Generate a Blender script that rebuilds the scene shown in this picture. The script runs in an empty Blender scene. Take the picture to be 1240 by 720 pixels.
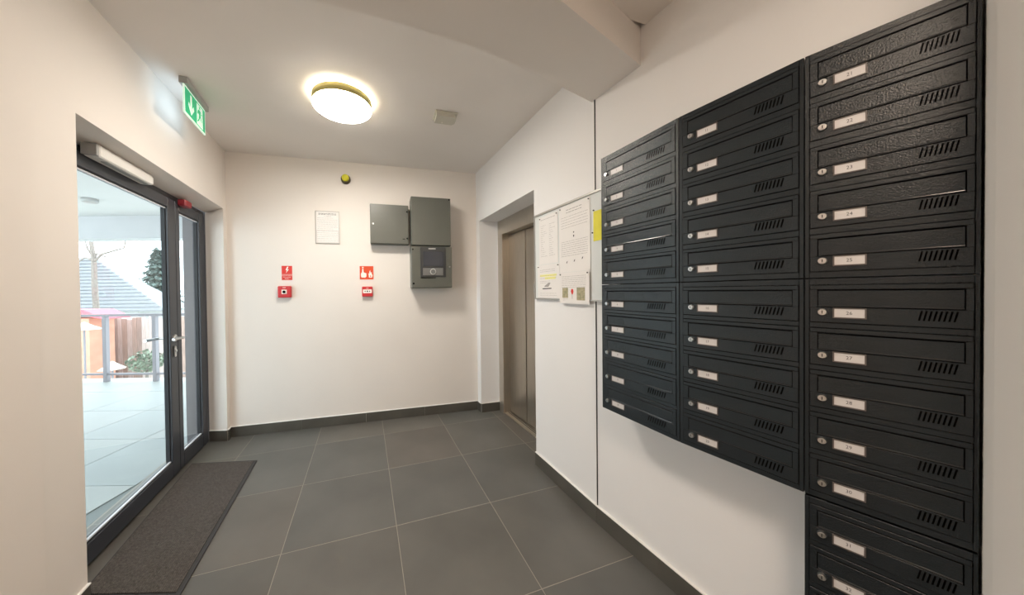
import bpy, bmesh, math, random
from mathutils import Vector, Matrix
S = bpy.context.scene
C = S.collection
PI = math.pi

# ------------------------------------------------------------------ camera
cam_data = bpy.data.cameras.new('camera')
cam = bpy.data.objects.new('camera', cam_data)
C.objects.link(cam)
cam_data.sensor_width = 36.0
cam_data.lens = 10.5613
cam_data.shift_x = 0.04847
cam_data.shift_y = -0.00288
cam_data.clip_start = 0.02
right = Vector((0.951, -0.309, -0.012)); up = Vector((0.015, 0.007, 1.0)); fwd = Vector((0.309, 0.951, -0.0112))
fwd.normalize(); right = (right - fwd * right.dot(fwd)).normalized(); up = right.cross(fwd)
cam.matrix_world = Matrix(((right.x, up.x, -fwd.x, 0), (right.y, up.y, -fwd.y, 0), (right.z, up.z, -fwd.z, 1.35), (0, 0, 0, 1)))
S.camera = cam

# ------------------------------------------------------------------ sky, light, exposure
world = bpy.data.worlds.new('world'); S.world = world; world.use_nodes = True
bg = world.node_tree.nodes['Background']
bg.inputs['Color'].default_value = (0.86, 0.94, 1.0, 1)
bg.inputs['Strength'].default_value = 6.0
S.view_settings.view_transform = 'Standard'; S.view_settings.look = 'None'
S.view_settings.gamma = 1.0; S.view_settings.use_curve_mapping = False
S.view_settings.exposure = 0.0
LAMP_MAIN = 84.0      # radiance of the hall's ceiling lamp
LAMP_REAR = 52.0       # the same kind of lamp behind the viewer
S.cycles.use_denoising = True
S.cycles.max_bounces = 10
S.cycles.diffuse_bounces = 6
S.cycles.sample_clamp_indirect = 6.0

# ------------------------------------------------------------------ materials
def mat(name, col, rough=0.6, metal=0.0, noise=0.0, nscale=20.0, bump=0.0, bscale=120.0, coat=0.0, stretch=None, spec=0.5, emit=None, estr=0.0, col2=None):
    m = bpy.data.materials.new(name); m.use_nodes = True
    nt = m.node_tree; p = nt.nodes['Principled BSDF']
    p.inputs['Base Color'].default_value = (*col, 1)
    p.inputs['Roughness'].default_value = rough
    p.inputs['Metallic'].default_value = metal
    p.inputs['Specular IOR Level'].default_value = spec
    p.inputs['Coat Weight'].default_value = coat
    if emit:
        p.inputs['Emission Color'].default_value = (*emit, 1); p.inputs['Emission Strength'].default_value = estr
    tc = mp = None
    if noise or bump:
        tc = nt.nodes.new('ShaderNodeTexCoord'); mp = nt.nodes.new('ShaderNodeMapping')
        nt.links.new(tc.outputs['Object'], mp.inputs['Vector'])
        if stretch: mp.inputs['Scale'].default_value = stretch
    if noise:
        n = nt.nodes.new('ShaderNodeTexNoise'); n.inputs['Scale'].default_value = nscale; n.inputs['Detail'].default_value = 5
        r = nt.nodes.new('ShaderNodeValToRGB')
        c2 = col2 or tuple(c * (1 - noise) for c in col); c1 = tuple(min(1, c * (1 + noise * 0.5)) for c in col)
        r.color_ramp.elements[0].color = (*c2, 1); r.color_ramp.elements[1].color = (*c1, 1)
        r.color_ramp.elements[0].position = 0.3; r.color_ramp.elements[1].position = 0.7
        nt.links.new(mp.outputs['Vector'], n.inputs['Vector']); nt.links.new(n.outputs['Fac'], r.inputs['Fac'])
        nt.links.new(r.outputs['Color'], p.inputs['Base Color'])
    if bump:
        n = nt.nodes.new('ShaderNodeTexNoise'); n.inputs['Scale'].default_value = bscale; n.inputs['Detail'].default_value = 3
        b = nt.nodes.new('ShaderNodeBump'); b.inputs['Strength'].default_value = bump; b.inputs['Distance'].default_value = 0.002
        nt.links.new(mp.outputs['Vector'], n.inputs['Vector']); nt.links.new(n.outputs['Fac'], b.inputs['Height'])
        nt.links.new(b.outputs['Normal'], p.inputs['Normal'])
    return m

M = {}
M['wall'] = mat('wall_paint', (0.80, 0.745, 0.695), 0.75, noise=0.03, nscale=1.5, bump=0.15, bscale=60)
M['wall_r'] = mat('daylight_tinted_wall_paint', (0.82, 0.81, 0.81), 0.7, noise=0.02, nscale=1.5, bump=0.12, bscale=60)  # cool daylight from the door put into the right wall's colour
M['ceil'] = mat('ceiling_paint', (0.84, 0.80, 0.765), 0.85, noise=0.03, nscale=2, bump=0.1, bscale=60)
M['silicone'] = mat('white_silicone', (0.86, 0.85, 0.83), 0.5)
M['grout'] = mat('grout', (0.33, 0.31, 0.27), 0.9)
for i, c in enumerate([(0.125, 0.123, 0.113), (0.134, 0.127, 0.115), (0.118, 0.119, 0.112), (0.130, 0.121, 0.109)]):
    M['tile%d' % i] = mat('slate_tile', c, 0.42, noise=0.22, nscale=2.2, bump=0.1, bscale=40)
M['skirt'] = mat('skirting_tile', (0.088, 0.082, 0.070), 0.45, noise=0.2, nscale=5)
M['alu'] = mat('anthracite_aluminium', (0.038, 0.042, 0.052), 0.38, noise=0.05, nscale=3)
M['alu_lip'] = mat('pale_sealing_bead', (0.62, 0.64, 0.68), 0.35)
M['gasket'] = mat('black_gasket', (0.01, 0.01, 0.012), 0.6)
M['chrome'] = mat('brushed_nickel', (0.62, 0.62, 0.62), 0.28, metal=1.0)
M['steel'] = mat('stainless_steel', (0.50, 0.455, 0.39), 0.34, metal=0.9, noise=0.12, nscale=4, stretch=(60, 60, 1.2), bump=0.05, bscale=3)
M['steel_l'] = mat('lighter_stainless_steel', (0.58, 0.53, 0.46), 0.36, metal=0.85, noise=0.1, nscale=4, stretch=(60, 60, 1.2))
M['mail'] = mat('black_powder_coat', (0.012, 0.0165, 0.0205), 0.27, spec=0.42, bump=0.5, bscale=300, noise=0.1, nscale=6)
M['plate_rim'] = mat('plate_rim', (0.10, 0.085, 0.078), 0.35)
M['lip'] = mat('glossy_flap_lip', (0.02, 0.023, 0.026), 0.14)
M['black'] = mat('black_void', (0.002, 0.002, 0.002), 1.0, spec=0.0)
M['label'] = mat('white_label', (0.62, 0.60, 0.60), 0.4)
M['ink'] = mat('black_print', (0.03, 0.03, 0.035), 0.7)
M['ink_grey'] = mat('grey_print', (0.38, 0.36, 0.35), 0.8)
M['paper'] = mat('white_paper', (0.80, 0.77, 0.75), 0.7, noise=0.02, nscale=8)
M['board'] = mat('white_board_face', (0.70, 0.72, 0.71), 0.35)
M['board_frame'] = mat('satin_aluminium', (0.48, 0.47, 0.45), 0.35, metal=0.7)
M['yellow'] = mat('yellow_paper', (0.80, 0.71, 0.05), 0.6, noise=0.08, nscale=20)
M['highlight'] = mat('yellow_highlighter', (0.86, 0.82, 0.30), 0.7)
M['photo'] = mat('garden_photo_print', (0.16, 0.17, 0.09), 0.5, noise=0.8, nscale=70, col2=(0.50, 0.42, 0.28))
M['red'] = mat('red_plastic', (0.56, 0.028, 0.035), 0.35)
M['dark_red'] = mat('dark_red_plastic', (0.30, 0.02, 0.03), 0.45)
M['red_sign'] = mat('red_sign_print', (0.66, 0.035, 0.025), 0.45)
M['red_o'] = mat('orange_red_sign_print', (0.72, 0.075, 0.02), 0.45)
M['white'] = mat('white_print', (0.90, 0.84, 0.78), 0.5)
M['white_pl'] = mat('white_plastic', (0.78, 0.76, 0.72), 0.35)
M['grey_pl'] = mat('grey_plastic', (0.36, 0.36, 0.35), 0.4)
M['det'] = mat('cream_detector_plastic', (0.62, 0.60, 0.52), 0.35)
M['cab'] = mat('grey_green_enamel', (0.112, 0.115, 0.098), 0.36, bump=0.12, bscale=300, noise=0.06, nscale=4)
M['cab_d'] = mat('charcoal_panel', (0.045, 0.047, 0.048), 0.35)
M['screen'] = mat('dark_screen', (0.055, 0.06, 0.072), 0.12)
M['keys'] = mat('grey_key_strip', (0.17, 0.17, 0.165), 0.4)
M['ring'] = mat('pale_ring', (0.60, 0.60, 0.58), 0.35)
M['ylw_pl'] = mat('yellow_plastic', (0.66, 0.62, 0.03), 0.35)
M['brown_pl'] = mat('dark_brown_plastic', (0.06, 0.04, 0.01), 0.5)
M['sign_g'] = mat('lit_green_sign', (0.02, 0.42, 0.20), 0.4, emit=(0.02, 0.50, 0.22), estr=0.35)
M['sign_w'] = mat('lit_white_sign', (0.75, 0.9, 0.8), 0.4, emit=(0.70, 1.0, 0.80), estr=0.5)
M['led'] = mat('cold_led_strip', (0.8, 0.9, 1), 0.4, emit=(0.66, 0.86, 1.0), estr=2.4)
M['lamp'] = mat('lit_opal_diffuser', (0.9, 0.9, 0.9), 0.4, emit=(1.0, 0.93, 0.83), estr=LAMP_MAIN)
M['lamp_halo'] = mat('lit_diffuser_edge', (0.9, 0.9, 0.9), 0.4, emit=(1.0, 0.90, 0.72), estr=LAMP_MAIN * .8)
M['lamp_rear'] = mat('lit_warm_diffuser', (0.9, 0.9, 0.9), 0.4, emit=(1.0, 0.82, 0.66), estr=LAMP_REAR)
M['rim'] = mat('brass_tinted_rim', (0.62, 0.56, 0.22), 0.4, metal=0.2)
M['mat_e'] = mat('rubber_edge', (0.035, 0.034, 0.036), 0.7)
M['mat_a'] = mat('mat_ridge_pile', (0.115, 0.10, 0.092), 0.95, noise=0.55, nscale=130, bump=0.8, bscale=300)
M['mat_b'] = mat('mat_base_pile', (0.035, 0.032, 0.031), 0.95, noise=0.3, nscale=90)
for i, c in enumerate([(0.29, 0.31, 0.30), (0.305, 0.32, 0.31), (0.275, 0.30, 0.295)]):
    M['ttile%d' % i] = mat('terrace_tile', c, 0.5, noise=0.05, nscale=3)
M['tgrout'] = mat('terrace_grout', (0.21, 0.23, 0.23), 0.9)
M['outw'] = mat('outside_render', (0.46, 0.46, 0.47), 0.9, noise=0.04, nscale=3)
M['outceil'] = mat('canopy_render', (0.60, 0.59, 0.58), 0.9, noise=0.03, nscale=3)
M['reveal_out'] = mat('outer_reveal_panel', (0.13, 0.12, 0.125), 0.6, noise=0.1, nscale=3)
M['rail'] = mat('grey_painted_rail', (0.20, 0.19, 0.21), 0.5)
for i, c in enumerate([(0.36, 0.25, 0.21), (0.46, 0.36, 0.33), (0.31, 0.22, 0.19), (0.52, 0.44, 0.41)]):
    M['plank%d' % i] = mat('weathered_plank', c, 0.85, noise=0.25, nscale=6, stretch=(6, 6, 0.6))
M['rust'] = mat('terracotta_wall', (0.55, 0.27, 0.19), 0.9, noise=0.15, nscale=4)
M['roof'] = mat('pale_roof_tile', (0.19, 0.195, 0.21), 0.6, noise=0.1, nscale=4)
M['redroof'] = mat('red_sheet_roof', (0.62, 0.10, 0.13), 0.6)
M['conifer'] = mat('conifer_needles', (0.10, 0.14, 0.125), 0.9, noise=0.5, nscale=5)
M['leaf'] = mat('shrub_leaves', (0.24, 0.29, 0.22), 0.9, noise=0.4, nscale=9)
M['bark'] = mat('grey_bark', (0.20, 0.17, 0.15), 0.9, noise=0.3, nscale=20)
M['soil'] = mat('garden_ground', (0.40, 0.42, 0.36), 0.95, noise=0.2, nscale=1)
M['canvas'] = mat('cream_canvas', (0.72, 0.68, 0.56), 0.8)
def glass_mat():
    m = bpy.data.materials.new('clear_glazing'); m.use_nodes = True
    nt = m.node_tree; nt.nodes.remove(nt.nodes['Principled BSDF'])
    g = nt.nodes.new('ShaderNodeBsdfGlossy'); g.inputs['Roughness'].default_value = 0.02
    t = nt.nodes.new('ShaderNodeBsdfTransparent'); t.inputs['Color'].default_value = (0.93, 0.97, 0.97, 1)
    f = nt.nodes.new('ShaderNodeFresnel'); f.inputs['IOR'].default_value = 1.5
    ge = nt.nodes.new('ShaderNodeNewGeometry'); inv = nt.nodes.new('ShaderNodeMath'); inv.operation = 'SUBTRACT'; inv.inputs[0].default_value = 1.0
    mul = nt.nodes.new('ShaderNodeMath'); mul.operation = 'MULTIPLY'
    nt.links.new(ge.outputs['Backfacing'], inv.inputs[1]); nt.links.new(f.outputs[0], mul.inputs[0]); nt.links.new(inv.outputs[0], mul.inputs[1])
    mx = nt.nodes.new('ShaderNodeMixShader'); o = nt.nodes['Material Output']
    nt.links.new(mul.outputs[0], mx.inputs[0]); nt.links.new(t.outputs[0], mx.inputs[1]); nt.links.new(g.outputs[0], mx.inputs[2])
    nt.links.new(mx.outputs[0], o.inputs['Surface'])
    return m
M['glass'] = glass_mat()

# ------------------------------------------------------------------ helpers
class MB:
    """Collects shapes into one mesh with several materials."""
    def __init__(s, *mats):
        s.bm = bmesh.new(); s.mats = list(mats); s.smooth = False
    def mi(s, m):
        if m is None: return 0
        if m not in s.mats: s.mats.append(m)
        return s.mats.index(m)
    def fin(s, vs, m):
        i = s.mi(m)
        for v in vs:
            if v.is_valid:
                for f in v.link_faces: f.material_index = i
    def box(s, x0, x1, y0, y1, z0, z1, m=None, bev=0.0):
        r = bmesh.ops.create_cube(s.bm, size=1.0)
        vs = r['verts']
        for v in vs:
            v.co = Vector(((x0 + x1) / 2 + v.co.x * (x1 - x0), (y0 + y1) / 2 + v.co.y * (y1 - y0), (z0 + z1) / 2 + v.co.z * (z1 - z0)))
        s.fin(vs, m)
        if bev:
            es = set(e for v in vs for e in v.link_edges)
            bmesh.ops.bevel(s.bm, geom=list(es), offset=bev, segments=1, affect='EDGES', profile=0.7)
        return s
    def prism(s, pts, z0, z1, m=None):
        """extrude a plan polygon (x, y) between z0 and z1; z may be given per point as lists"""
        n = len(pts); za = z0 if isinstance(z0, (list, tuple)) else [z0] * n; zb = z1 if isinstance(z1, (list, tuple)) else [z1] * n
        lo = [s.bm.verts.new((p[0], p[1], a)) for p, a in zip(pts, za)]
        hi = [s.bm.verts.new((p[0], p[1], b)) for p, b in zip(pts, zb)]
        i = s.mi(m)
        fs = [s.bm.faces.new(lo[::-1]), s.bm.faces.new(hi)]
        for k in range(n): fs.append(s.bm.faces.new((lo[k], lo[(k + 1) % n], hi[(k + 1) % n], hi[k])))
        for f in fs: f.material_index = i
        return s
    def plate(s, pts, y0, y1, m=None):
        """extrude an elevation polygon (x, z) from y0 to y1"""
        n = len(pts)
        a = [s.bm.verts.new((p[0], y0, p[1])) for p in pts]; b = [s.bm.verts.new((p[0], y1, p[1])) for p in pts]
        i = s.mi(m)
        fs = [s.bm.faces.new(a), s.bm.faces.new(b[::-1])]
        for k in range(n): fs.append(s.bm.faces.new((a[(k + 1) % n], a[k], b[k], b[(k + 1) % n])))
        for f in fs: f.material_index = i
        return s
    def tube(s, p0, p1, r, m=None, r1=None, seg=12, cap=True):
        p0 = Vector(p0); p1 = Vector(p1); d = p1 - p0
        r_ = bmesh.ops.create_cone(s.bm, cap_ends=cap, segments=seg, radius1=r, radius2=(r if r1 is None else r1), depth=d.length)
        q = d.to_track_quat('Z', 'Y').to_matrix().to_4x4(); q.translation = (p0 + p1) / 2
        bmesh.ops.transform(s.bm, matrix=q, verts=r_['verts'])
        s.fin(r_['verts'], m); return s
    def lathe(s, prof, m=None, seg=48, centre=(0, 0, 0), axis='Z', cap=True):
        rings = []
        for r, h in prof:
            ring = []
            for k in range(seg):
                a = 2 * PI * k / seg
                if axis == 'Z': co = (centre[0] + r * math.cos(a), centre[1] + r * math.sin(a), centre[2] + h)
                else: co = (centre[0] + r * math.cos(a), centre[1] + h, centre[2] + r * math.sin(a))
                ring.append(s.bm.verts.new(co))
            rings.append(ring)
        i = s.mi(m)
        for a, b in zip(rings, rings[1:]):
            for k in range(seg):
                f = s.bm.faces.new((a[k], a[(k + 1) % seg], b[(k + 1) % seg], b[k])); f.material_index = i; f.smooth = True
        if not cap: return s
        f = s.bm.faces.new(rings[0]); f.material_index = i
        f = s.bm.faces.new(rings[-1][::-1]); f.material_index = i
        return s
    def text(s, body, x, z, size, y, m=None, sx=1.0):
        """flat lettering facing -y, centred on x, z"""
        cu = bpy.data.curves.new('lettering', 'FONT'); cu.body = body; cu.size = size
        cu.align_x = 'CENTER'; cu.align_y = 'CENTER'; cu.resolution_u = 2
        ob = bpy.data.objects.new('lettering', cu)
        C.objects.link(ob)
        me = bpy.data.meshes.new_from_object(ob)
        n0 = len(s.bm.verts)
        s.bm.from_mesh(me)
        s.bm.verts.ensure_lookup_table()
        vs = s.bm.verts[n0:]
        for v in vs: v.co = Vector((x + v.co.x * sx, y, z + v.co.y))
        s.fin(vs, m)
        bpy.data.objects.remove(ob); bpy.data.curves.remove(cu); bpy.data.meshes.remove(me)
        return s
    def lines(s, x0, x1, z0, z1, n, seed, y, m, th=0.0022, full=0.7):
        """rows of printed text as thin strips"""
        rnd = random.Random(seed)
        for k in range(n):
            z = z1 - (k + 0.5) * (z1 - z0) / n
            x = x0
            e = x1 if rnd.random() < full else x0 + (x1 - x0) * rnd.uniform(0.3, 0.8)
            while x < e - 0.004:
                w = rnd.uniform(0.006, 0.03); w = min(w, e - x)
                s.box(x, x + w, y, y + 0.0002, z - th / 2, z + th / 2, m)
                x += w + 0.004
        return s
    def mesh(s, name):
        bmesh.ops.recalc_face_normals(s.bm, faces=s.bm.faces)
        me = bpy.data.meshes.new(name); s.bm.to_mesh(me); s.bm.free()
        for m in s.mats: me.materials.append(M[m])
        return me
    def obj(s, name, parent=None, label=None):
        return link(name, s.mesh(name), parent, label)

def link(name, me, parent=None, label=None):
    o = bpy.data.objects.new(name, me); C.objects.link(o)
    if parent is not None: o.parent = parent
    if label: o['label'] = label
    return o
def thing(name, label, cat, loc=(0, 0, 0), rotz=0.0, group=None):
    o = bpy.data.objects.new(name, None); C.objects.link(o); o.empty_display_size = 0.1
    o.location = loc; o.rotation_euler = (0, 0, rotz); o['label'] = label; o['category'] = cat
    if group: o['group'] = group
    return o
def tag(o, label, cat, group=None, kind=None):
    o['label'] = label; o['category'] = cat
    if group: o['group'] = group
    if kind: o['kind'] = kind
    return o
def structure(o, label, cat='structure'):
    o['kind'] = 'structure'; o['label'] = label; o['category'] = cat
    return o

# ------------------------------------------------------------------ hall layout (metres), here and below back-projected from image pixels, walls skewed to fit
def XL(y): return -1.1726 - 0.0369 * (y - 2)                        # left wall
def YB(x): return 3.2817 - 0.0647 * x                               # back wall
def XR(y): return 1.2654 - (0.0803 if y < 1.4048 else 0.0285) * (y - 1.4048)   # right wall, slight bend made at the joint to fit image pixels
ZC, ZN, ZBEAM = 2.681, 2.607, 2.432
A_BACK = math.atan2(-0.0647, 1.0)
A_LEFT = math.atan2(1.0, -0.0369)
A_FAR = math.atan2(-1.0, 0.0285)
A_NEAR = math.atan2(-1.0, 0.0803)
DY0, DY1, DZ = 1.735, 3.290, 2.131                                  # entrance opening in the left wall
EY0, EY1, EZ = 2.031, 3.106, 2.122                                  # lift opening in the right wall

# ------------------------------------------------------------------ floor
floor = MB('grout').prism([(-1.56, -3.2), (1.75, -3.2), (1.75, 3.75), (-1.56, 3.75)], -0.12, -0.0006).obj('floor')
structure(floor, 'dark grey slate-look tiled floor with pale joints', 'floor')
TS, TX, TY = 0.5881, 0.1547, 1.7602
rnd = random.Random(4)
tile_cache = {}
for i in range(-4, 4):
    for j in range(-4, 4):
        x0, x1 = max(TX + i * TS, -1.55), min(TX + (i + 1) * TS, 1.74)
        y0, y1 = TY + j * TS, min(TY + (j + 1) * TS, 3.74)
        if x1 - x0 < 0.03 or y1 - y0 < 0.03: continue
        key = (round(x1 - x0, 3), round(y1 - y0, 3), rnd.randrange(4))
        if key not in tile_cache:
            w, d = x1 - x0, y1 - y0
            tile_cache[key] = MB('tile%d' % key[2]).box(-w / 2 + .0016, w / 2 - .0016, -d / 2 + .0016, d / 2 - .0016, -0.011, 0.0, bev=0.0007).mesh('floor_tile')
        o = link('floor_tile', tile_cache[key], floor); o.location = ((x0 + x1) / 2, (y0 + y1) / 2, 0)

# ------------------------------------------------------------------ walls
def wall(name, label, build, m='wall'):
    b = MB(m); build(b); return structure(b.obj(name), label, 'wall')
def L_(b):
    T = 0.42
    b.prism([(XL(DY0), DY0), (XL(1.51), 1.51), (-1.6, 1.51), (-1.6, DY0 + .012)], 0, ZC)
    b.prism([(XL(DY1), DY1), (XL(DY0), DY0), (-1.36 - .0, DY0 + .01), (-1.375, DY1 + 0.045)], [DZ, DZ, DZ - .035, DZ - .035], ZC)
    b.prism([(XL(YB(-1.22)), 3.45), (XL(3.3), DY1), (-1.375, DY1 + 0.045), (-1.375, 3.45)], 0, ZC)
wall('wall_left', 'cream painted left wall around the glazed entrance door', L_)
wall('wall_left_near', 'cream wall pier at the extreme left edge of the photo', lambda b: b.prism([(-1.123, 1.507), (-1.123, -3.2), (-1.6, -3.2), (-1.6, 1.507)], 0, ZC))
wall('wall_back', 'cream painted back wall with the cabinets and fire signs', lambda b: b.prism([(-1.225, YB(-1.225)), (-1.225, 3.75), (1.75, 3.75), (1.75, YB(1.75) + .0), (1.60, YB(1.6)), (XR(3.2), YB(XR(3.2)))], 0, ZC))
def R_(b):
    b.prism([(XR(1.4048), 1.4048), (XR(EY0), EY0), (1.75, EY0 + .02), (1.75, 0.30), (1.356, 0.272)], 0, ZC)
    b.prism([(XR(EY0), EY0), (XR(EY1), EY1), (1.44, EY1 - .008), (1.44, EY0 + .01)], EZ, ZC)
    b.prism([(1.43, EY1 - .008), (1.44, EY0), (1.75, EY0), (1.75, EY1)], EZ + .03, ZC)
    b.prism([(XR(EY1), EY1), (XR(3.19), YB(XR(3.2)) - .0004), (1.75, YB(1.75) - .0004), (1.75, EY1 - .012)], 0, ZC)
wall('wall_right', 'right wall coloured cool for daylight, carrying the mailboxes and the notice board', R_, 'wall_r')
wall('wall_right_near', 'pale wall return at the extreme right edge of the photo', lambda b: b.prism([(1.290, 0.2728), (1.362, 0.2925), (1.75, 0.2975), (1.75, -3.2), (1.06, -3.2), (1.06, 0.183), (1.200, 0.2425)], 0, ZC))
wall('wall_front', 'wall closing the hall behind the viewer', lambda b: b.prism([(-1.6, -3.2), (1.75, -3.2), (1.75, -3.4), (-1.6, -3.4)], 0, ZC))
b = MB('ceil'); b.prism([(-1.6, 1.10), (1.75, 1.10), (1.75, 3.75), (-1.6, 3.75)], ZC, ZC + .2); b.prism([(-1.6, -3.4), (1.75, -3.4), (1.75, 1.10), (-1.6, 1.10)], ZN, ZC + .2)
structure(b.obj('ceiling'), 'pale grey-beige ceiling with the round lamp', 'ceiling')
far = [(-1.3, 1.233), (-0.6, 1.233), (-0.15, 1.234), (0.20, 1.240), (0.5, 1.262), (0.78, 1.310), (1.01, 1.367), (XR(1.428), 1.428)]  # beam edges bent in plan through points back-projected from the image
near = [(XR(1.125), 1.125), (0.98, 1.037), (0.71, 0.961), (0.3, 0.86), (-0.3, 0.74), (-1.3, 0.58)]
beam = structure(MB('ceil').prism(near + far, ZBEAM, ZC).obj('ceiling_beam'), 'wide downstand beam crossing the ceiling to the right wall', 'beam')

# vertical joint in the right wall and its white bead
b = MB('gasket'); b.box(-.0035, .0035, -.0015, .004, .097, ZBEAM, 'gasket'); b.box(-.011, -.0035, -.003, .004, .097, ZBEAM, 'silicone')
t = b.obj('trim_1'); t.location = (XR(1.4048) - .0005, 1.4048, 0); t.rotation_euler = (0, 0, A_FAR)
structure(t, 'thin dark vertical joint with white bead in the right wall', 'trim')

# skirting: one object per wall, each tile length a part
def skirting(name, label, runs, h=0.097):
    first = None
    parent = None
    for (p, q) in runs:
        p = Vector((*p, 0)); q = Vector((*q, 0)); d = q - p; L = d.length; a = math.atan2(d.y, d.x)
        n = max(1, round(L / 0.59))
        for k in range(n):
            w = L / n
            me = MB('skirt').box(0.0008, w - .0008, -.010, 0, 0.001, h, bev=.0006).mesh('skirting_tile')
            if parent is None:
                parent = bpy.data.objects.new(name, None); C.objects.link(parent); structure(parent, label, 'baseboard')
            o = link('skirting_tile', me, parent); o.location = p + d.normalized() * (w * k); o.rotation_euler = (0, 0, a)
        o = link('sealant_bead', MB('silicone').box(0, L, -.011, 0, h, h + .006).mesh('sealant_bead'), parent)
        o.location = p; o.rotation_euler = (0, 0, a)
skirting('baseboard_back', 'dark tile skirting along the back wall', [((XL(YB(-1.22)), YB(-1.22)), (XR(3.2), YB(XR(3.2))))])
skirting('baseboard_left', 'dark tile skirting on the far side of the entrance', [((-1.37, DY1 + .043), (XL(DY1), DY1)), ((XL(DY1), DY1), (XL(3.35), 3.35))])
skirting('baseboard_right', 'dark tile skirting under the notice board and mailboxes', [((XR(EY0), EY0), (XR(1.4048), 1.4048)), ((XR(1.4048), 1.4048), (1.350, 0.30))])
skirting('baseboard_lift', 'dark tile skirting beside the lift recess', [((XR(3.2), YB(XR(3.2))), (XR(EY1), EY1)), ((XR(EY1), EY1), (1.436, EY1 - .008))])
skirting('baseboard_left_near', 'short dark tile skirting at the near side of the entrance', [((XL(1.51), 1.51), (XL(DY0), DY0))])

# ------------------------------------------------------------------ entrance door (door_1)
OFF = 0.165
ax = Vector((-0.0369, 1.0, 0)).normalized()
org = Vector((XL(2), 2, 0)) + Vector((-1, -0.0369, 0)).normalized() * OFF
d1 = bpy.data.objects.new('door_1', None); C.objects.link(d1); d1.location = org; d1.rotation_euler = (0, 0, A_LEFT)
structure(d1, 'anthracite aluminium glazed entrance door with narrow side leaf', 'door')
# local: x = along wall (y - 2), -y = into the hall
def X(y): return y - 2.0
g = MB('alu')
g.box(X(1.755), X(3.335), -.005, .045, 2.06, DZ - .036, bev=.002); g.box(X(3.275), X(3.335), -.005, .045, 0, 2.06, bev=.002)
g.box(X(1.755), X(1.80), -.005, .045, 0, 2.06, bev=.002); g.box(X(1.80), X(3.275), 0.0, .045, 0.0005, 0.02, bev=.002)
g.obj('door_frame', d1)
def leaf(y0, y1, st_l, st_r, z0=.022, z1=2.055, gz0=.125, gz1=1.985):
    lf = MB('alu').box(X(y0), X(y0) + st_l, -.02, .022, z0, z1, bev=.003).box(X(y1) - st_r, X(y1), -.02, .022, z0, z1, bev=.003) \
        .box(X(y0) + st_l, X(y1) - st_r, -.02, .022, z0, gz0, bev=.003).box(X(y0) + st_l, X(y1) - st_r, -.02, .022, gz1, z1, bev=.003).obj('door_leaf', d1)
    a, c = X(y0) + st_l, X(y1) - st_r
    s_ = MB('gasket')
    s_.box(a, a + .008, -.006, .018, gz0, gz1).box(c - .008, c, -.006, .018, gz0, gz1).box(a, c, -.006, .018, gz0, gz0 + .008).box(a, c, -.006, .018, gz1 - .008, gz1)
    s_.box(a + .008, c - .008, -.012, .0, gz0 + .008, gz0 + .016, 'alu_lip').box(a + .008, c - .008, -.012, 0, gz1 - .014, gz1 - .008, 'alu_lip')
    s_.obj('glazing_bead', lf)
    MB('glass').box(a + .006, c - .006,   .004, .010, gz0 + .006, gz1 - .006).obj('glass_pane', lf)
    return lf
lf1 = leaf(1.80, 2.825, .07, .095)
lf2 = leaf(2.83, 3.27, .055, .07)
def lever(sgn):
    b = MB('chrome'); yy = -.02 if sgn < 0 else .022
    b.tube((X(2.778), yy, 1.03), (X(2.778), yy + sgn * .008, 1.03), .026, seg=20)
    b.tube((X(2.778), yy, 1.03), (X(2.778), yy + sgn * .055, 1.03), .009)
    b.tube((X(2.785), yy + sgn * .052, 1.03), (X(2.640), yy + sgn * .056, 1.034), .0095, seg=12)
    return b.obj('lever_handle', lf1, 'brushed lever handle')
lever(-1); lever(1)
MB('chrome').box(X(2.764), X(2.792), -.028, -.02, .89, .97, bev=.006).tube((X(2.778), -.028, .935), (X(2.778), -.034, .935), .009).obj('lock_cylinder', lf1, 'oval lock plate')

# door closer and red contact on the frame
def on_left(y, z, off): return (org.x + (y - 2) * ax.x, y, z)
t = thing('door_closer', 'long white door closer box at the head of the entrance door', 'door closer', (org.x + ax.x * .0, 2.0, 2.045), A_LEFT)
b = MB('white_pl'); b.box(X(1.995), X(2.425), -.085, -.021, .0, .062, bev=.006); b.obj('closer_body', t)
b = MB('white_pl'); b.box(X(2.425), X(2.44), -.083, -.022, .003, .058, bev=.008); b.obj('end_cap', t)
MB('grey_pl').box(X(1.98), X(1.996), -.083, -.022, .002, .06, bev=.002).obj('end_plate', t)
MB('grey_pl').box(X(2.06), X(2.40), -.074, -.05, -.004, .0).obj('slide_channel', t)
t = thing('alarm_contact', 'small dark red alarm contact above the narrow side leaf', 'alarm', (org.x + ax.x * .9, 2.90, 2.03), A_LEFT)
MB('dark_red').box(-.055, .045, -.075, -.021, .0, .05, bev=.008).obj('contact_body', t)
MB('dark_red').tube((.055, -.05, .025), (.045, -.05, .025), .018).obj('contact_cap', t)

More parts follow.
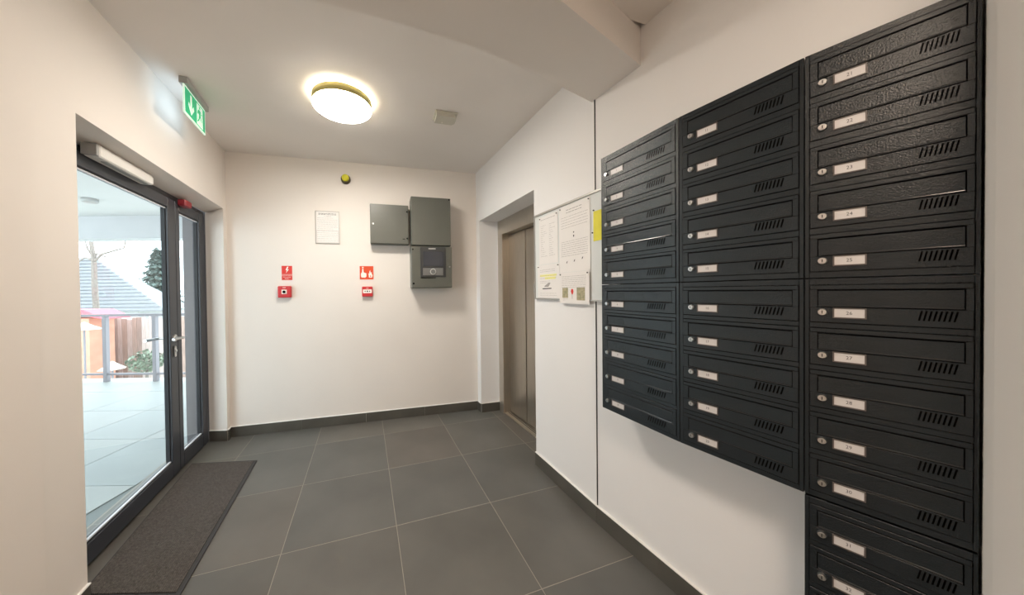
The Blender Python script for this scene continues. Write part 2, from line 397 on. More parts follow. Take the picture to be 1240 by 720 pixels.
# ------------------------------------------------------------------ lift (door_2)
LO = 0.215
nf = Vector((1, 0.0285, 0)).normalized()
lift_o = Vector((XR(2.5), 2.5, 0)) + nf * LO
d2 = bpy.data.objects.new('door_2', None); C.objects.link(d2); d2.location = lift_o; d2.rotation_euler = (0, 0, A_FAR)
structure(d2, 'brushed stainless steel lift door in its recess', 'door')
def E(y): return 2.5 - y
b = MB('steel_l'); b.box(E(3.09), E(2.985), 0, .012, 0.0, 2.13); b.box(E(2.14), E(2.05), 0, .012, 0.0, 2.13); b.box(E(2.985), E(2.14), 0, .012, 1.965, 2.13); b.obj('lift_frame', d2)
b = MB('steel'); b.box(E(2.995), E(2.985), .012, .12, 0.002, 1.965); b.box(E(2.14), E(2.13), .012, .12, 0.002, 1.965); b.box(E(2.995), E(2.13), .012, .12, 1.965, 1.975); b.obj('lift_jamb', d2)
MB('steel').box(E(2.984), E(2.66), .085, .10, .02, 1.96, bev=.001).obj('lift_door_panel', d2)
MB('steel').box(E(2.656), E(2.14), .093, .108, .02, 1.96, bev=.001).obj('lift_door_panel', d2)
b = MB('steel_l'); b.box(E(2.985), E(2.14), .013, .12, 0.0005, .012); 
b.obj('lift_sill', d2)
MB('gasket').box(E(2.98), E(2.145), .050, .056, .012, .0135).box(E(2.98), E(2.145), .070, .076, .012, .0135).obj('sill_groove', d2)
b = MB('black'); b.prism([(E(3.0), .13), (E(2.12), .13), (E(2.12), .2), (E(3.0), .2)], 0, 2.1); b.obj('shaft_backing', d2)
t = thing('lift_call_panel', 'narrow lift call panel with a silver button on the steel frame', 'call panel', lift_o + Vector((0, .545, .905)), A_FAR)
MB('grey_pl').box(-.028, .012, -.006, 0, 0, .205, bev=.002).obj('panel_plate', t)
MB('chrome').tube((-.008, -.006, .045), (-.008, -.014, .045), .014, seg=20).obj('call_button', t)
MB('screen').box(-.022, .006, -.0075, -.006, .12, .18).obj('floor_display', t)
t = thing('warning_sticker', 'white and red warning sticker above the lift call panel', 'sticker', lift_o + Vector((0, .545, 1.255)), A_FAR)
b = MB('white'); b.box(-.035, .012, -.001, 0, 0, .135); b.tube((-.011, -.001, .04), (-.011, -.0016, .04), .021, 'red_sign', seg=24); b.tube((-.011, -.0016, .04), (-.011, -.002, .04), .011, 'white', seg=20)
b.plate([(-.028, .085), (-.020, .085), (.004, .122), (-.004, .122)], -.0016, -.001, 'ink_grey'); b.plate([(-.010, .10), (-.004, .095), (.006, .105), (.0, .11)], -.0016, -.001, 'ink_grey'); b.obj('sticker_face', t)

# ------------------------------------------------------------------ mailboxes
V = [Vector((1.133, 1.220, 0)), Vector((1.148, 0.839, 0)), Vector((1.198, 0.516, 0)), Vector((1.282, 0.2735, 0))]  # front corners from image pixels; columns turned and unequal in width to fit
ZS = 1.3741
vent_mesh = None
def make_vent(w, h, sk):
    return MB('black').plate([(0, 0), (w, 0), (w + sk, h), (sk, h)], -.0006, .0).mesh('vent_slot')
lock_mesh = None
def bank(k, z0, h, nums, label, fr):
    global lock_mesh
    a, q = V[k], V[k + 1]; d = q - a; L = d.length; ang = math.atan2(d.y, d.x)
    t = thing('mailbox_bank', label, 'mailboxes', (a.x, a.y, z0), ang, 'banks of black steel mailboxes on the right wall')
    # depth to the wall at both ends, measured square to the front
    n = Vector((-d.y, d.x, 0)).normalized()
    def back(i):
        # the cabinets meet on the line that halves the angle between their fronts
        ns = []
        for j in (i - 1, i):
            if 0 <= j < 3:
                e_ = V[j + 1] - V[j]; ns.append(Vector((-e_.y, e_.x, 0)).normalized())
        m_ = sum(ns, Vector()).normalized(); s = 0.0
        while (V[i] + m_ * s).x < XR((V[i] + m_ * s).y) - .002 and s < .3: s += .001
        w_ = V[i] + m_ * s - a
        return Vector((w_.dot(d) / L, w_.dot(n)))
    ba, bq = back(k), back(k + 1)
    body = MB('mail')
    e = .0012
    body.prism([(e, .004), (L - e, .004), (bq.x - .002, bq.y), (ba.x + .002, ba.y)], e, h - e)
    # front frame: rails and stiles around the doors
    xl, xr = .042 * L, .966 * L
    dh, pitch, zb = .1025, (h - .0385 - .1025) / (len(nums) - 1), .0190
    body.box(e, xl - .0012, -.0005, .004, e, h - e, bev=.0008); body.box(xr + .0012, L - e, -.0005, .004, e, h - e, bev=.0008)
    zz = e
    for r in range(len(nums) + 1):
        top = zb + r * pitch - .0012 if r < len(nums) else h - e
        body.box(xl - .0012, xr + .0012, -.0005, .004, zz, top, bev=.0008)
        zz = zb + r * pitch + dh + .0012
    body.obj('cabinet_body', t)
    # the recess behind the door gaps
    MB('black').box(xl - .0012, xr + .0012, .0035, .0045, zb, h - .019).obj('recess_backing', t)
    W = xr - xl
    x0, x1 = .052 * L, (.932 - .042) * L         # flap opening, in door coordinates
    for r, num in enumerate(nums[::-1]):
        dr = MB('mail')
        dr.box(0, W, -.003, .003, 0, .0415, bev=.0009); dr.box(0, W, -.003, .003, .0905, dh, bev=.0009)
        dr.box(0, x0, -.003, .003, .0415, .0905); dr.box(x1, W, -.003, .003, .0415, .0905)
        dm = dr.obj('mailbox_door', t); dm.location = (xl, 0, zb + r * pitch)
        fl = MB('mail'); fl.box(x0 + .0015, x1 - .0015, -.0022, .001, .0440, .0872, bev=.0007)
        fl.tube((x0 + .002, -.0022, .0450), (x1 - .002, -.0022, .0450), .0022, 'lip', seg=12)
        fl.obj('mail_flap', dm)
        MB('black').box(x0, x1, .001, .003, .0415, .0905).obj('slot_void', dm)
        lx = (fr['lock'] - .042) * L
        lk = MB('chrome'); lk.tube((0, 0, 0), (0, -.007, 0), .0092, r1=.0078, seg=18); lk.tube((0, -.007, 0), (0, -.0085, 0), .0062, seg=16)
        lk.box(-.0008, .0008, -.0092, -.0084, -.0042, .0042, 'black')
        if k == 1: lk.box(.004, .011, -.010, -.0065, .0005, .003)
        o = lk.obj('lock', dm); o.location = (lx, -.003, .0286)
        px0, px1 = (fr['p0'] - .042) * L, (fr['p1'] - .042) * L
        zc = .0268; hh = .0112
        pl = MB('plate_rim'); f_ = .0028
        pl.box(px0 - f_, px1 + f_, -.0052, -.003, zc - hh - f_, zc - hh); pl.box(px0 - f_, px1 + f_, -.0052, -.003, zc + hh, zc + hh + f_)
        pl.box(px0 - f_, px0, -.0052, -.003, zc - hh, zc + hh); pl.box(px1, px1 + f_, -.0052, -.003, zc - hh, zc + hh)
        pl.box(px0, px1, -.0040, -.003, zc - hh, zc + hh, 'label')
        pl.text(num, (px0 + px1) / 2, zc, .0125, -.00425, 'ink', sx=.85)
        pl.obj('name_plate', dm)
        v0, v1 = (fr['v0'] - .042) * L, (fr['v1'] - .042) * L; st = (v1 - v0 - .006) / 7.6
        key = (k,)
        if key not in vents: vents[key] = make_vent(st * .42, .0235, st * .62)
        for s_ in range(8):
            o = link('vent_slot', vents[key], dm); o.location = (v0 + s_ * st, -.003, .0145)
    return t
vents = {}
FR = [dict(lock=.100, p0=.170, p1=.345, v0=.653, v1=.870), dict(lock=.130, p0=.195, p1=.370, v0=.668, v1=.885), dict(lock=.130, p0=.212, p1=.405, v0=.700, v1=.912)]
side = ['left column, beside the notice board', 'middle column of mailboxes', 'right column, nearest the pale wall return']
for k in range(3):
    n0 = 1 + 10 * k
    bank(k, ZS, .6293, [str(n0 + i) for i in range(5)], 'upper bank of five black mailboxes, ' + side[k], FR[k])
    bank(k, ZS - .6175, .6175, [str(n0 + 5 + i) for i in range(5)], ('lower bank of five black mailboxes, ' if k < 2 else 'second bank from the top, five black mailboxes, ') + side[k], FR[k])
bank(2, ZS - .6175 - .6205, .6175, [str(i) for i in range(31, 36)], 'lowest black mailbox bank, hanging below the others at bottom right', FR[2])

# ------------------------------------------------------------------ notice board on the right wall
B0 = Vector((XR(2.0), 2.0, 0))
def wx(y): return 2.0 - y
nb = thing('notice_board', 'white magnetic notice board in a slim aluminium frame beside the mailboxes', 'notice board', (B0.x, B0.y, 1.283), A_FAR)
bw = wx(1.30); bh = .630
MB('board').box(.008 - .01, bw, -.012, -.001, .006, bh - .006).obj('board_face', nb)
b = MB('board_frame'); b.box(-.01, 0.0, -.020, -.001, 0, bh, bev=.001); b.box(bw, bw + .01, -.020, -.001, 0, bh, bev=.001); b.box(0, bw, -.020, -.001, 0, .009, bev=.001); b.box(0, bw, -.020, -.001, bh - .014, bh, bev=.001)
b.obj('board_frame', nb)
MB('grey_pl').box(-.012, -.002, -.022, -.020, .05, .12).obj('frame_clip', nb)
def paper(name, label, y0, y1, z0, z1, lift, build, tilt=0.0, cat='notice'):
    """a sheet on the board; x from its left edge, z from its bottom"""
    t = thing(name, label, cat, (B0.x + .0285 * (2.0 - y0) , y0, z0), A_FAR)
    w, h = y0 - y1, z1 - z0
    b = MB('paper'); b.box(0, w, -.0135 - lift - .0006, -.0135 - lift, 0, h)
    build(b, w, h, -.0135 - lift - .0009)
    b.obj('sheet', t)
    pin = MB('ink')
    for px, pz in ((.012, h - .012), (w - .012, h - .012)):
        pin.tube((px, -.0145 - lift, pz), (px, -.020 - lift, pz), .0035, seg=10)
    pin.obj('magnets', t)
    return t
paper('paper_notice', 'white sheet with a two-column list, upper left of the notice board', 1.945, 1.727, 1.537, 1.882, 0, lambda b, w, h, y: (b.lines(.02, w - .03, h - .035, h - .012, 1, 1, y, 'ink_grey', .003, 1), b.lines(.02, w * .45, .05, h - .06, 16, 2, y, 'ink_grey', .0018, .3), b.lines(w * .55, w - .03, .05, h - .06, 16, 3, y, 'ink_grey', .0018, .3)))
def pB(b, w, h, y):
    b.lines(.07, w - .07, h - .055, h - .022, 2, 5, y, 'ink_grey', .004, 1); b.lines(.02, w - .02, h - .15, h - .065, 5, 6, y, 'ink_grey', .002, .8)
    b.box(w / 2 - .005, w / 2 + .004, y, y + .0002, h - .185, h - .177, 'ink'); b.box(w / 2 - .005, w / 2 + .004, y, y + .0002, h - .210, h - .198, 'ink')
    b.lines(.02, w - .02, h - .33, h - .225, 8, 7, y, 'ink_grey', .0022, .9)
    for q, z in ((.07, .055), (.14, .06), (.21, .07)): b.plate([(q, z), (q + .008, z + .003), (q + .012, z + .016), (q + .003, z + .011)], y, y + .0002, 'ink')
paper('paper_notice', 'large white printed announcement, top centre of the notice board', 1.712, 1.430, 1.465, 1.892, .001, pB)
def pC(b, w, h, y):
    b.lines(.03, w - .05, h - .055, h - .03, 2, 9, y, 'ink_grey', .002, .8)
    b.box(.03, w - .03, y, y + .0002, h - .085, h - .070, 'highlight'); b.box(.09, w - .04, y, y + .0002, h - .105, h - .089, 'highlight')
    b.lines(.03, w - .03, h - .105, h - .070, 2, 10, y - .0002, 'ink_grey', .002, 1); b.lines(.03, w * .6, h - .135, h - .112, 2, 11, y, 'ink_grey', .002, .8)
    b.plate([(.08, .078), (.13, .078), (.155, .105), (.14, .110), (.09, .088)], y, y + .0002, 'ink_grey'); b.plate([(.06, .062), (.165, .064), (.165, .071), (.06, .069)], y, y + .0002, 'ink')
    b.lines(.03, w - .03, .012, .04, 2, 12, y, 'ink_grey', .0016, .9)
paper('paper_notice', 'sheet with yellow highlighted lines, lower left of the notice board', 1.965, 1.712, 1.295, 1.532, .002, pC)
def pD(b, w, h, y):
    b.lines(.025, w - .025, h - .10, h - .02, 7, 13, y, 'ink_grey', .002, .8)
    b.box(.03, .085, y, y + .0002, .035, .100, 'photo'); b.box(.165, .235, y, y + .0002, .022, .100, 'photo')
    b.plate([(.120, .058), (.128, .056), (.136, .075), (.130, .092), (.117, .092), (.111, .076)], y, y + .0002, 'red_sign'); b.plate([(.122, .03), (.126, .03), (.125, .058), (.121, .058)], y, y + .0002, 'ink_grey')
    b.lines(.035, .085, .016, .032, 2, 14, y, 'ink_grey', .0015, .9)
paper('paper_notice', 'sheet with two small garden photos and a red drawing hanging over the board frame', 1.702, 1.432, 1.264, 1.462, .010, pD)
t = thing('yellow_notice', 'bright yellow paper note at the right edge of the notice board', 'note', (XR(2) + .0285 * .59, 1.408, 1.626), A_FAR)
MB('yellow').box(0, .09, -.0136, -.013, 0, .17).obj('note_sheet', t)
MB('ink').tube((.004, -.0136, .176), (.004, -.019, .176), .004, seg=10).tube((-.006, -.013, .05), (-.006, -.018, .05), .004, seg=10).obj('magnets', t)

# ------------------------------------------------------------------ back wall: cabinets, signs, call points
def onback(x, z, off=0.0): return (x - .0647 * off, YB(x) - off, z)
c1 = thing('control_cabinet', 'small landscape grey-green cabinet, left of the tall one', 'cabinet', onback(.068, 1.842), A_BACK)
MB('cab').box(0, .384, -.095, -.001, 0, .402, bev=.003).obj('cabinet_body', c1)
MB('cab').box(.002, .382, -.112, -.097, .003, .400, bev=.003).obj('cabinet_door', c1)
MB('chrome').tube((.03, -.112, .20), (.03, -.117, .20), .009, seg=16).obj('lock', c1)
MB('black').tube((.368, -.112, .335), (.368, -.1155, .335), .009, seg=12).tube((.368, -.112, .06), (.368, -.1155, .06), .009, seg=12).box(.32, .345, -.1135, -.112, .05, .056).obj('hinge_pins', c1)
c2 = thing('control_cabinet', 'tall plain grey-green cabinet above the one with the screen', 'cabinet', onback(.470, 1.822), A_BACK)
MB('cab').box(0, .408, -.185, -.001, 0, .495, bev=.003).obj('cabinet_body', c2)
MB('cab').box(.002, .406, -.203, -.187, .003, .492, bev=.003).obj('cabinet_door', c2)
MB('black').tube((.392, -.203, .478), (.392, -.206, .478), .007, seg=12).obj('screw_cap', c2)
c3 = thing('fire_alarm_cabinet', 'grey-green cabinet with dark screen and round key, under the tall cabinet', 'cabinet', onback(.468, 1.388), A_BACK)
MB('cab').box(0, .418, -.185, -.001, 0, .428, bev=.003).obj('cabinet_body', c3)
MB('cab').box(.002, .416, -.203, -.187, .003, .425, bev=.003).obj('cabinet_door', c3)
MB('cab_d').box(.088, .352, -.208, -.203, .112, .418, bev=.004).obj('display_bezel', c3)
MB('screen').box(.118, .326, -.210, -.208, .222, .372, bev=.002).obj('screen', c3)
MB('keys').box(.112, .322, -.211, -.208, .128, .204, bev=.002).obj('key_strip', c3)
b = MB('ring'); b.lathe([(.024, 0), (.031, 0), (.031, .003), (.024, .003), (.024, 0)], 'ring', 32, (.217, -.214, .166), 'Y', cap=False); b.obj('round_key', c3)
MB('ring').box(.172, .246, -.2095, -.208, .396, .406).obj('maker_plate', c3)
MB('black').box(.09, .245, -.2088, -.203, .100, .107).obj('lower_lip', c3)
MB('black').tube((.014, -.203, .392), (.014, -.206, .392), .008, seg=12).tube((.018, -.203, .045), (.018, -.206, .045), .010, seg=12).obj('hinge_pins', c3)
MB('chrome').tube((.392, -.203, .218), (.392, -.209, .218), .009, seg=16).obj('lock', c3)

t = thing('framed_notice', 'framed white instruction sheet on the back wall above the signs', 'notice', onback(-.458, 1.845), A_BACK)
MB('board_frame').box(0, .006, -.010, -.001, 0, .325).box(.219, .225, -.010, -.001, 0, .325).box(.006, .219, -.010, -.001, 0, .006).box(.006, .219, -.010, -.001, .319, .325).obj('thin_frame', t)
b = MB('paper'); b.box(.006, .219, -.006, -.001, .006, .319)
y = -.0063
b.lines(.03, .195, .285, .305, 2, 21, y, 'ink', .004, 1); b.lines(.08, .15, .265, .28, 1, 22, y, 'ink', .002, 1); b.lines(.018, .207, .14, .262, 8, 23, y, 'ink_grey', .0022, .7)
b.lines(.018, .207, .02, .135, 6, 24, y, 'ink_grey', .0024, .9)
b.box(.013, .212, y, y + .0002, .012, .014, 'ink_grey'); b.box(.013, .212, y, y + .0002, .130, .132, 'ink_grey'); b.box(.013, .015, y, y + .0002, .012, .132, 'ink_grey'); b.box(.210, .212, y, y + .0002, .012, .132, 'ink_grey')
b.obj('printed_sheet', t)

t = thing('yellow_sounder', 'small round yellow alarm sounder high on the back wall', 'alarm', onback(-.165, 2.500), A_BACK)
MB('brown_pl').lathe([(.046, -.001), (.046, -.028), (.040, -.034)], 'brown_pl', 32, (0, 0, 0), 'Y').obj('sounder_base', t)
MB('ylw_pl').lathe([(.034, -.034), (.034, -.056), (.026, -.066), (.010, -.070)], 'ylw_pl', 32, (0, 0, .004), 'Y').obj('sounder_cap', t)

t = thing('bolt_sign', 'red sign with white lightning bolt above the left red call point', 'sign', onback(-.766, 1.480), A_BACK)
b = MB('red_sign'); b.box(0, .092, -.003, -.001, 0, .138); y = -.0035
b.plate([(.048, .130), (.034, .095), (.045, .095), (.036, .066), (.064, .104), (.051, .104), (.060, .130)], y, -.003, 'white')
b.box(.0, .092, y, -.003, .052, .055, 'white')
b.text('PRZECIWPOŻAROWY', .046, .041, .0105, y, 'white', .88); b.text('WYŁĄCZNIK', .046, .026, .0115, y, 'white'); b.text('PRĄDU', .046, .012, .0115, y, 'white')
b.obj('sign_plate', t)
t = thing('call_point_sign', 'square red sign with white hand and flames above the right call point', 'sign', onback(-.046, 1.484), A_BACK)
b = MB('red_o'); b.box(0, .136, -.003, -.001, 0, .138)
b.plate([(.018, .020), (.052, .018), (.066, .030), (.066, .062), (.050, .070), (.040, .072), (.036, .112), (.026, .112), (.022, .072), (.012, .060), (.012, .032)], y, -.003, 'white')
b.plate([(.024, .118), (.039, .118), (.039, .130), (.024, .130)], y, -.003, 'white')
b.plate([(.090, .020), (.122, .020), (.128, .045), (.118, .060), (.120, .078), (.108, .068), (.104, .098), (.094, .075), (.096, .058), (.084, .066), (.088, .042)], y, -.003, 'white')
b.plate([(.100, .028), (.114, .028), (.110, .048), (.105, .040)], y - .0003, -.003, 'red_o')
b.obj('sign_plate', t)
def call_point(label, x, z, w, kind):
    t = thing('call_point', label, 'call point', onback(x, z), A_BACK, 'red wall boxes under the signs')
    MB('red').box(0, w, -.045, -.001, 0, w * .98, bev=.006).obj('box_body', t)
    if kind == 0:
        b = MB('white'); b.box(w * .30, w * .70, -.047, -.045, w * .30, w * .68, bev=.002); b.obj('button_surround', t)
        MB('black').tube((w / 2, -.047, w * .49), (w / 2, -.055, w * .49), .013, seg=20).obj('push_button', t)
        MB('white').box(w * .38, w * .62, -.0458, -.045, w * .83, w * .87).obj('lettering', t)
    else:
        b = MB('white'); b.box(w * .10, w * .92, -.047, -.045, w * .34, w * .70, bev=.002)
        for cx in (.30, .51, .72): b.tube((w * cx, -.047, w * .52), (w * cx, -.0476, w * .52), .006 if cx != .51 else .008, 'ink', seg=12)
        b.obj('glass_window', t)
        MB('white').box(w * .40, w * .62, -.0458, -.045, w * .80, w * .84).obj('lettering', t)
call_point('red box with round dark button under the lightning bolt sign', -.792, 1.308, .114, 0)
call_point('red fire call point with white window under the hand sign', -.024, 1.306, .105, 1)

# ------------------------------------------------------------------ ceiling: lamp, detector, exit sign
def ceiling_lamp(x, y, zc, label, m, halo, r=.188):
    t = thing('ceiling_lamp', label, 'lamp', (x, y, zc), 0)
    MB('white_pl').lathe([(r * .8, 0), (r * .8, -.010)], 'white_pl', 48).obj('mounting_plate', t)
    MB(halo).lathe([(r * .93, -.010), (r * .93, -.018)], halo, 64).obj('light_gap', t)
    b = MB('rim')
    seg = 64
    b.lathe([(r + .003, -.018), (r + .003, -.068)], 'rim', seg); b.obj('rim', t)
    MB(m).lathe([(r, -.066), (r, -.070), (r * .97, -.075), (r * .9, -.078), (r * .01, -.080)], m, seg).obj('diffuser', t)
ceiling_lamp(-.125, 2.215, ZC, 'lit round ceiling lamp with a thin brass-tinted rim', 'lamp', 'lamp_halo')
ceiling_lamp(.10, -.45, ZN, 'second round ceiling lamp behind the viewer', 'lamp_rear', 'lamp_rear', .25)
t = thing('smoke_detector', 'small square off-white smoke detector on the ceiling, right of the lamp', 'detector', (.600, 2.215, ZC), -.05)
MB('det').box(-.085, .085, -.062, .062, -.012, -.0005, bev=.003).obj('base_plate', t)
MB('det').prism([(-.075, -.055), (.06, -.055), (.078, -.02), (.078, .03), (.06, .052), (-.075, .052)], -.038, -.012).obj('detector_head', t)
MB('white').tube((-.02, .03, -.038), (-.02, .03, -.042), .006, seg=12).obj('indicator_light', t)

ex = thing('exit_sign', 'lit green emergency exit sign hanging from the ceiling by the left wall', 'sign', (-1.045, 2.43, 0), A_LEFT + .03)
MB('grey_pl').box(-.155, .165, -.022, .022, 2.640, ZC - .0005, bev=.003).obj('housing', ex)
b = MB('sign_w'); b.box(-.150, .152, -.004, .004, 2.468, 2.640); b.obj('light_panel', ex)
b = MB('sign_g'); y = -.0048
b.box(-.142, .018, y, -.004, 2.477, 2.630, 'sign_g')
b.box(.018, .144, y, -.004, 2.477, 2.484, 'sign_g').box(.018, .144, y, -.004, 2.622, 2.630, 'sign_g').box(.110, .144, y, -.004, 2.484, 2.622, 'sign_g')
# arrow pointing down
b.plate([(-.072, 2.615), (-.052, 2.615), (-.052, 2.535), (-.030, 2.562), (-.022, 2.540), (-.062, 2.492), (-.102, 2.540), (-.094, 2.562), (-.072, 2.535)], y - .0006, y, 'sign_w')
# running figure
b.tube((.062, y - .0006, 2.606), (.062, y, 2.606), .010, 'sign_g', seg=16)
b.plate([(.050, 2.594), (.072, 2.590), (.078, 2.552), (.096, 2.530), (.092, 2.522), (.066, 2.545), (.052, 2.520), (.028, 2.500), (.024, 2.508), (.044, 2.528), (.052, 2.556), (.036, 2.566), (.030, 2.552), (.024, 2.556), (.032, 2.578)], y - .0003, y, 'sign_g')
b.plate([(.072, 2.588), (.086, 2.566), (.100, 2.576), (.097, 2.582), (.086, 2.575), (.076, 2.592)], y - .0003, y, 'sign_g')
b.obj('pictograms', ex)
MB('led').box(-.145, .145, .0045, .006, 2.480, 2.630).obj('rear_light', ex)

# ------------------------------------------------------------------ entrance mat
p = [(-.846, 2.808), (-1.325, 2.925), (-1.235, 1.79), (-.806, 1.655)]
t = thing('entrance_mat', 'ribbed brown-grey entrance mat with dark rubber edge before the glass door', 'mat', (0, 0, 0))
MB('mat_e').prism(p, .0006, .008).obj('rubber_edge', t)
def lerp(a, c, f): return (a[0] + (c[0] - a[0]) * f, a[1] + (c[1] - a[1]) * f)
def quad(u, v): return lerp(lerp(p[0], p[1], u), lerp(p[3], p[2], u), v)
MB('mat_b').prism([quad(.05, .012), quad(.985, .012), quad(.985, .988), quad(.05, .988)], .008, .0095).obj('pile_base', t)
n = 44; b = MB('mat_a')
for k in range(n):
    u0 = .05 + .935 * (k + .16) / n; u1 = .05 + .935 * (k + .84) / n
    b.prism([quad(u0, .014), quad(u1, .014), quad(u1, .986), quad(u0, .986)], .0095, .0125)
o = b.obj('pile_ridges', t); o['kind'] = 'stuff'

# ------------------------------------------------------------------ terrace outside
# terrace axes are the camera's: u to the right along the railing, w its depth
TU = Vector((.951, -.309, 0)).normalized(); TW = Vector((.309, .951, 0)).normalized()
TA = math.atan2(TU.y, TU.x)
def T(u, w, z=0.0): return TU * u + TW * w + Vector((0, 0, z))
RW_ = 4.76
def terr(name, label, cat): 
    o = bpy.data.objects.new(name, None); C.objects.link(o); o.rotation_euler = (0, 0, TA); return structure(o, label, cat)
tf = terr('terrace_floor', 'pale tiled terrace floor outside the entrance', 'floor')
MB('tgrout').prism([(-9, -1.2), (-2.0, -1.2), (-2.0, .95), (-2.36, 2.15), (-2.36, 4.97), (-9, 4.97)], -.25, -.024).obj('terrace_slab', tf)
rnd = random.Random(8); cache = {}
for i in range(-11, -2):
    for j in range(-1, 8):
        u0, u1, w0, w1 = i * .7 - .25, (i + 1) * .7 - .25, .05 + j * .7, .05 + (j + 1) * .7
        w1 = min(w1, 4.96)
        if w1 - w0 < .1: continue
        cut = None
        if u1 > -2.36: u1 = -2.37
        if u1 - u0 < .05 or (w0 < 2.0 and u1 > -2.0): continue
        key = (round(u1 - u0, 2), round(w1 - w0, 2), rnd.randrange(3))
        if key not in cache: cache[key] = MB('ttile%d' % key[2]).box(0, u1 - u0 - .006, 0, w1 - w0 - .006, -.032, -.018, bev=.001).mesh('terrace_tile')
        o = link('terrace_tile', cache[key], tf); o.location = (u0, w0, 0)
cn = terr('terrace_canopy', 'white canopy slab and fascia over the terrace', 'canopy')
MB('outceil').prism([(-9, -1.2), (-2.38, -1.2), (-2.38, 4.75), (-9, 4.75)], 2.60, 2.80).obj('canopy_soffit', cn)
MB('outw').box(-9, -1.0, 4.75, 4.98, 2.24, 2.80).obj('fascia', cn)
t = thing('terrace_lamp', 'round grey lamp on the terrace canopy soffit', 'lamp', T(-4.79, 3.89, 2.60), 0)
MB('grey_pl').lathe([(.075, -.001), (.075, -.04), (.065, -.05)], 'grey_pl', 24).obj('lamp_body', t)
t = thing('terrace_railing', 'grey painted metal railing along the terrace edge', 'railing', T(0, RW_, 0), TA)
MB('rail').box(-8.5, -1.8, -.025, .025, 1.015, 1.055, bev=.004).obj('top_rail', t)
MB('rail').box(-8.5, -1.8, -.015, .015, .085, .115, bev=.003).obj('bottom_rail', t)
pm = MB('rail').box(-.03, .03, -.028, .028, -.02, 1.02, bev=.003).mesh('post')
for u in (-7.3, -6.5, -5.665, -4.88, -4.08, -3.28, -2.5):
    o = link('post', pm, t); o.location = (u, 0, 0)
wo = structure(MB('reveal_out').prism([(-1.55, 3.35), (-1.38, 3.352), (-1.38, 3.75), (-1.55, 3.75)], -.02, 2.6).prism([(-1.55, 3.75), (-1.38, 3.75), (-1.38, 5.0), (-1.55, 5.0)], -.02, 2.6, 'outw').obj('wall_outside'), 'grey outer reveal beside the narrow side leaf', 'wall')

# ------------------------------------------------------------------ garden and neighbours beyond the railing
def at(px, py, d): return T((px - 560.) / 363.8 * d, d, 1.35 - (py - 358.) / 363.8 * d)
g = structure(MB('soil').prism([(-60, 6), (0, 6), (0, 70), (-60, 70)], -2.2, -2.0).obj('ground'), 'pale garden ground below the terrace', 'ground'); g.rotation_euler = (0, 0, TA * .0)
g.location = (0, 0, 0)
fz = at(150, 384, 9.5).z
fn = thing('plank_fence', 'weathered vertical board fence beyond the terrace railing', 'fence', T(0, 9.5, 0), TA)
rnd = random.Random(3)
u = -13.2
MB('plank0').box(-13.2, -7.2, .03, .07, fz - .35, fz - .25).obj('cross_rail', fn)
while u < -7.3:
    w = rnd.uniform(.10, .17); h = fz - rnd.uniform(0, .10)
    MB('plank%d' % rnd.randrange(4)).box(u, u + w - .012, 0, .022, -2.0, h).obj('board', fn)
    u += w
t = thing('garden_shed', 'terracotta coloured shed with a red sheet roof beyond the fence', 'shed', T(0, 8.6, 0), TA)
a = at(96, 390, 8.6); e_ = at(124, 414, 8.6)
ul, ur = (88 - 560) / 363.8 * 8.6, (123 - 560) / 363.8 * 8.6
MB('rust').box(ul - 1, ur, -.3, .3, -2.0, .72).obj('shed_wall', t)
t2r = MB('redroof'); t2r.plate([((60 - 560) / 363.8 * 8.6, .80), ((122 - 560) / 363.8 * 8.6, .80), ((144 - 560) / 363.8 * 8.6, .70), ((144 - 560) / 363.8 * 8.6, .735), ((122 - 560) / 363.8 * 8.6, .96), ((60 - 560) / 363.8 * 8.6, .97)], -.4, .3, 'redroof'); t2r.obj('sheet_roof', t)
# neighbour house
D = 22.0
def hu(px): return (px - 560.) / 363.8 * D
def hz(py): return 1.35 - (py - 358.) / 363.8 * D
t = thing('neighbour_house', 'pale house with a tiled hipped roof beyond the garden', 'house', T(0, D, 0), TA)
MB('outw').box(hu(8) + .3, hu(188) - 1.2, 0, 3.6, -2.0, hz(377)).obj('house_wall', t)
b = MB('roof'); KD = 24.0 / 22.0; apex0, apex1 = (hu(70) * KD, 2.0, 1.35 + (hz(312) - 1.35) * KD), (hu(114) * KD, 2.0, 1.35 + (hz(312) - 1.35) * KD)
v = [b.bm.verts.new(q) for q in ((hu(8), -.4, hz(378)), (hu(206), -.4, hz(376)), (hu(206) - 2.2, 4.2, hz(376)), (hu(8) - 2.2, 4.2, hz(378)), apex0, apex1)]
for f in ((0, 1, 5, 4), (1, 2, 5), (2, 3, 4, 5), (3, 0, 4), (3, 2, 1, 0)): b.bm.faces.new([v[i] for i in f])
rf = b.obj('roof', t)
b = MB('roof')
for r in range(16):
    f = r / 16.
    xa = hu(8) + (apex0[0] - hu(8)) * f; xb = hu(206) + (apex1[0] - hu(206)) * f
    yy = -.4 + 2.4 * f; zz = hz(377) + (apex0[2] - hz(377)) * f
    b.box(xa, xb, yy - .06, yy + .1, zz, zz + .08)
o = b.obj('roof_tile_courses', t); o['kind'] = 'stuff'
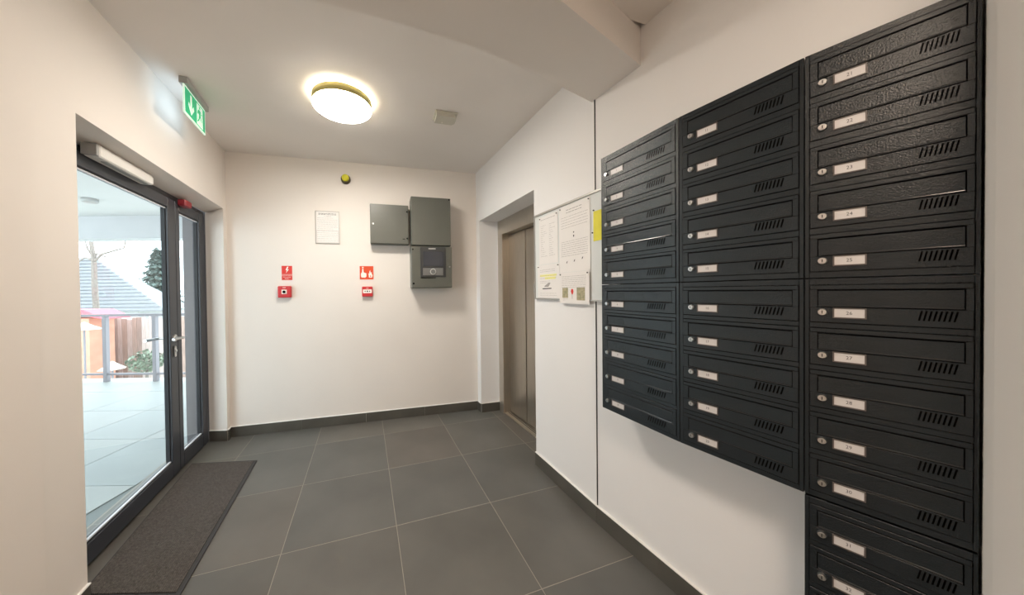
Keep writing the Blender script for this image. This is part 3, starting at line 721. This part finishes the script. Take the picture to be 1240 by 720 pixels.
# trees
def conifer(px, base_py, top_py, d, wpx, label):
    o = at(px, base_py, d); top = at(px, top_py, d); h = top.z - (-2.0)
    t = thing('conifer', label, 'tree', (o.x, o.y, -2.0), 0)
    MB('bark').tube((0, 0, 0), (0, 0, h * .95), .16, r1=.03, seg=8).obj('trunk', t)
    rnd = random.Random(int(px)); b = MB('conifer'); R0 = wpx / 363.8 * d
    for k in range(3200):
        f = rnd.random() ** 1.5; z = h * (.25 + .75 * f); R = R0 * (1 - f) * (.75 + .25 * math.sin(f * 60)) + .08
        a = rnd.uniform(0, 2 * PI); r = R * math.sqrt(rnd.random()); x, y = r * math.cos(a), r * math.sin(a)
        l = rnd.uniform(.4, .8); q = Vector((math.cos(a) * l, math.sin(a) * l, -l * .35)); s = Vector((-math.sin(a), math.cos(a), 0)) * l * .25
        c = Vector((x, y, z)); vs = [b.bm.verts.new(c - s), b.bm.verts.new(c + s), b.bm.verts.new(c + q), b.bm.verts.new(c + Vector((0, 0, l * .3)))]
        b.bm.faces.new(vs[:3]); b.bm.faces.new((vs[0], vs[1], vs[3]))
    o2 = b.obj('needles', t); o2['kind'] = 'stuff'
conifer(191, 362, 302, 38, 30, 'blue-green conifer standing beside the neighbour house')
def bare_tree():
    d = 11.0; o = at(112, 330, d)
    t = thing('bare_tree', 'leafless tree with thin grey branches at the upper left of the door glass', 'tree', (o.x, o.y, 0), 0)
    b = MB('bark')
    def seg(pts, r0, r1):
        ps = [at(x, y, d) - Vector((o.x, o.y, 0)) for x, y in pts]; n = len(ps) - 1
        for i in range(n): b.tube(ps[i], ps[i + 1], r0 + (r1 - r0) * i / n, r1=r0 + (r1 - r0) * (i + 1) / n, seg=6)
    seg([(116, 440), (117, 390), (115, 345), (115, 317), (112, 290), (108, 270)], .10, .05)
    seg([(115, 317), (125, 308), (140, 304), (152, 301), (154, 290)], .045, .018)
    seg([(115, 317), (118, 307), (128, 311), (138, 318), (146, 328)], .035, .012)
    seg([(114, 312), (108, 302), (104, 290)], .035, .015); seg([(113, 315), (104, 312), (98, 316), (92, 322)], .03, .012)
    seg([(128, 311), (136, 308)], .015, .008); seg([(140, 304), (146, 297)], .015, .008)
    b.obj('branches', t)
bare_tree()
def shrub(px, py, d, R, label):
    o = at(px, py, d); t = thing('shrub', label, 'shrub', (o.x, o.y, -2.0), 0); h = o.z + 2.0
    rnd = random.Random(int(px * 3)); b = MB('leaf')
    for k in range(500):
        v = Vector((rnd.gauss(0, 1), rnd.gauss(0, 1), rnd.gauss(0, 1))).normalized() * R * rnd.uniform(.6, 1)
        c = Vector((v.x, v.y, h - R * .6 + v.z * .8)); s = .06
        w = Vector((rnd.uniform(-1, 1), rnd.uniform(-1, 1), rnd.uniform(-1, 1))).normalized() * s; q = w.cross(Vector((.3, .5, .8))).normalized() * s * .6
        vs = [b.bm.verts.new(c - w), b.bm.verts.new(c + q), b.bm.verts.new(c + w), b.bm.verts.new(c - q)]; b.bm.faces.new(vs)
    o2 = b.obj('leaves', t); o2['kind'] = 'stuff'
    MB('bark').tube((0, 0, 0), (0, 0, h - R), .03, seg=6).obj('stem', t)
shrub(176, 428, 7.6, .36, 'small green shrub in front of the board fence')
for px, py, d, r, lab in ((101, 394, 7.2, .30, 'cream garden parasol by the terracotta shed'), (134, 442, 7.0, .24, 'smaller pale parasol low in front of the board fence')):
    o = at(px, py, d); t = thing('garden_parasol', lab, 'parasol', (o.x, o.y, -2.0), 0, 'pale garden parasols')
    h = o.z + 2.0
    MB('canvas').lathe([(r, h - .10), (r * .5, h - .02), (.01, h + .08)], 'canvas', 8).obj('canopy', t)
    MB('rail').tube((0, 0, 0), (0, 0, h), .02, seg=8).obj('pole', t)
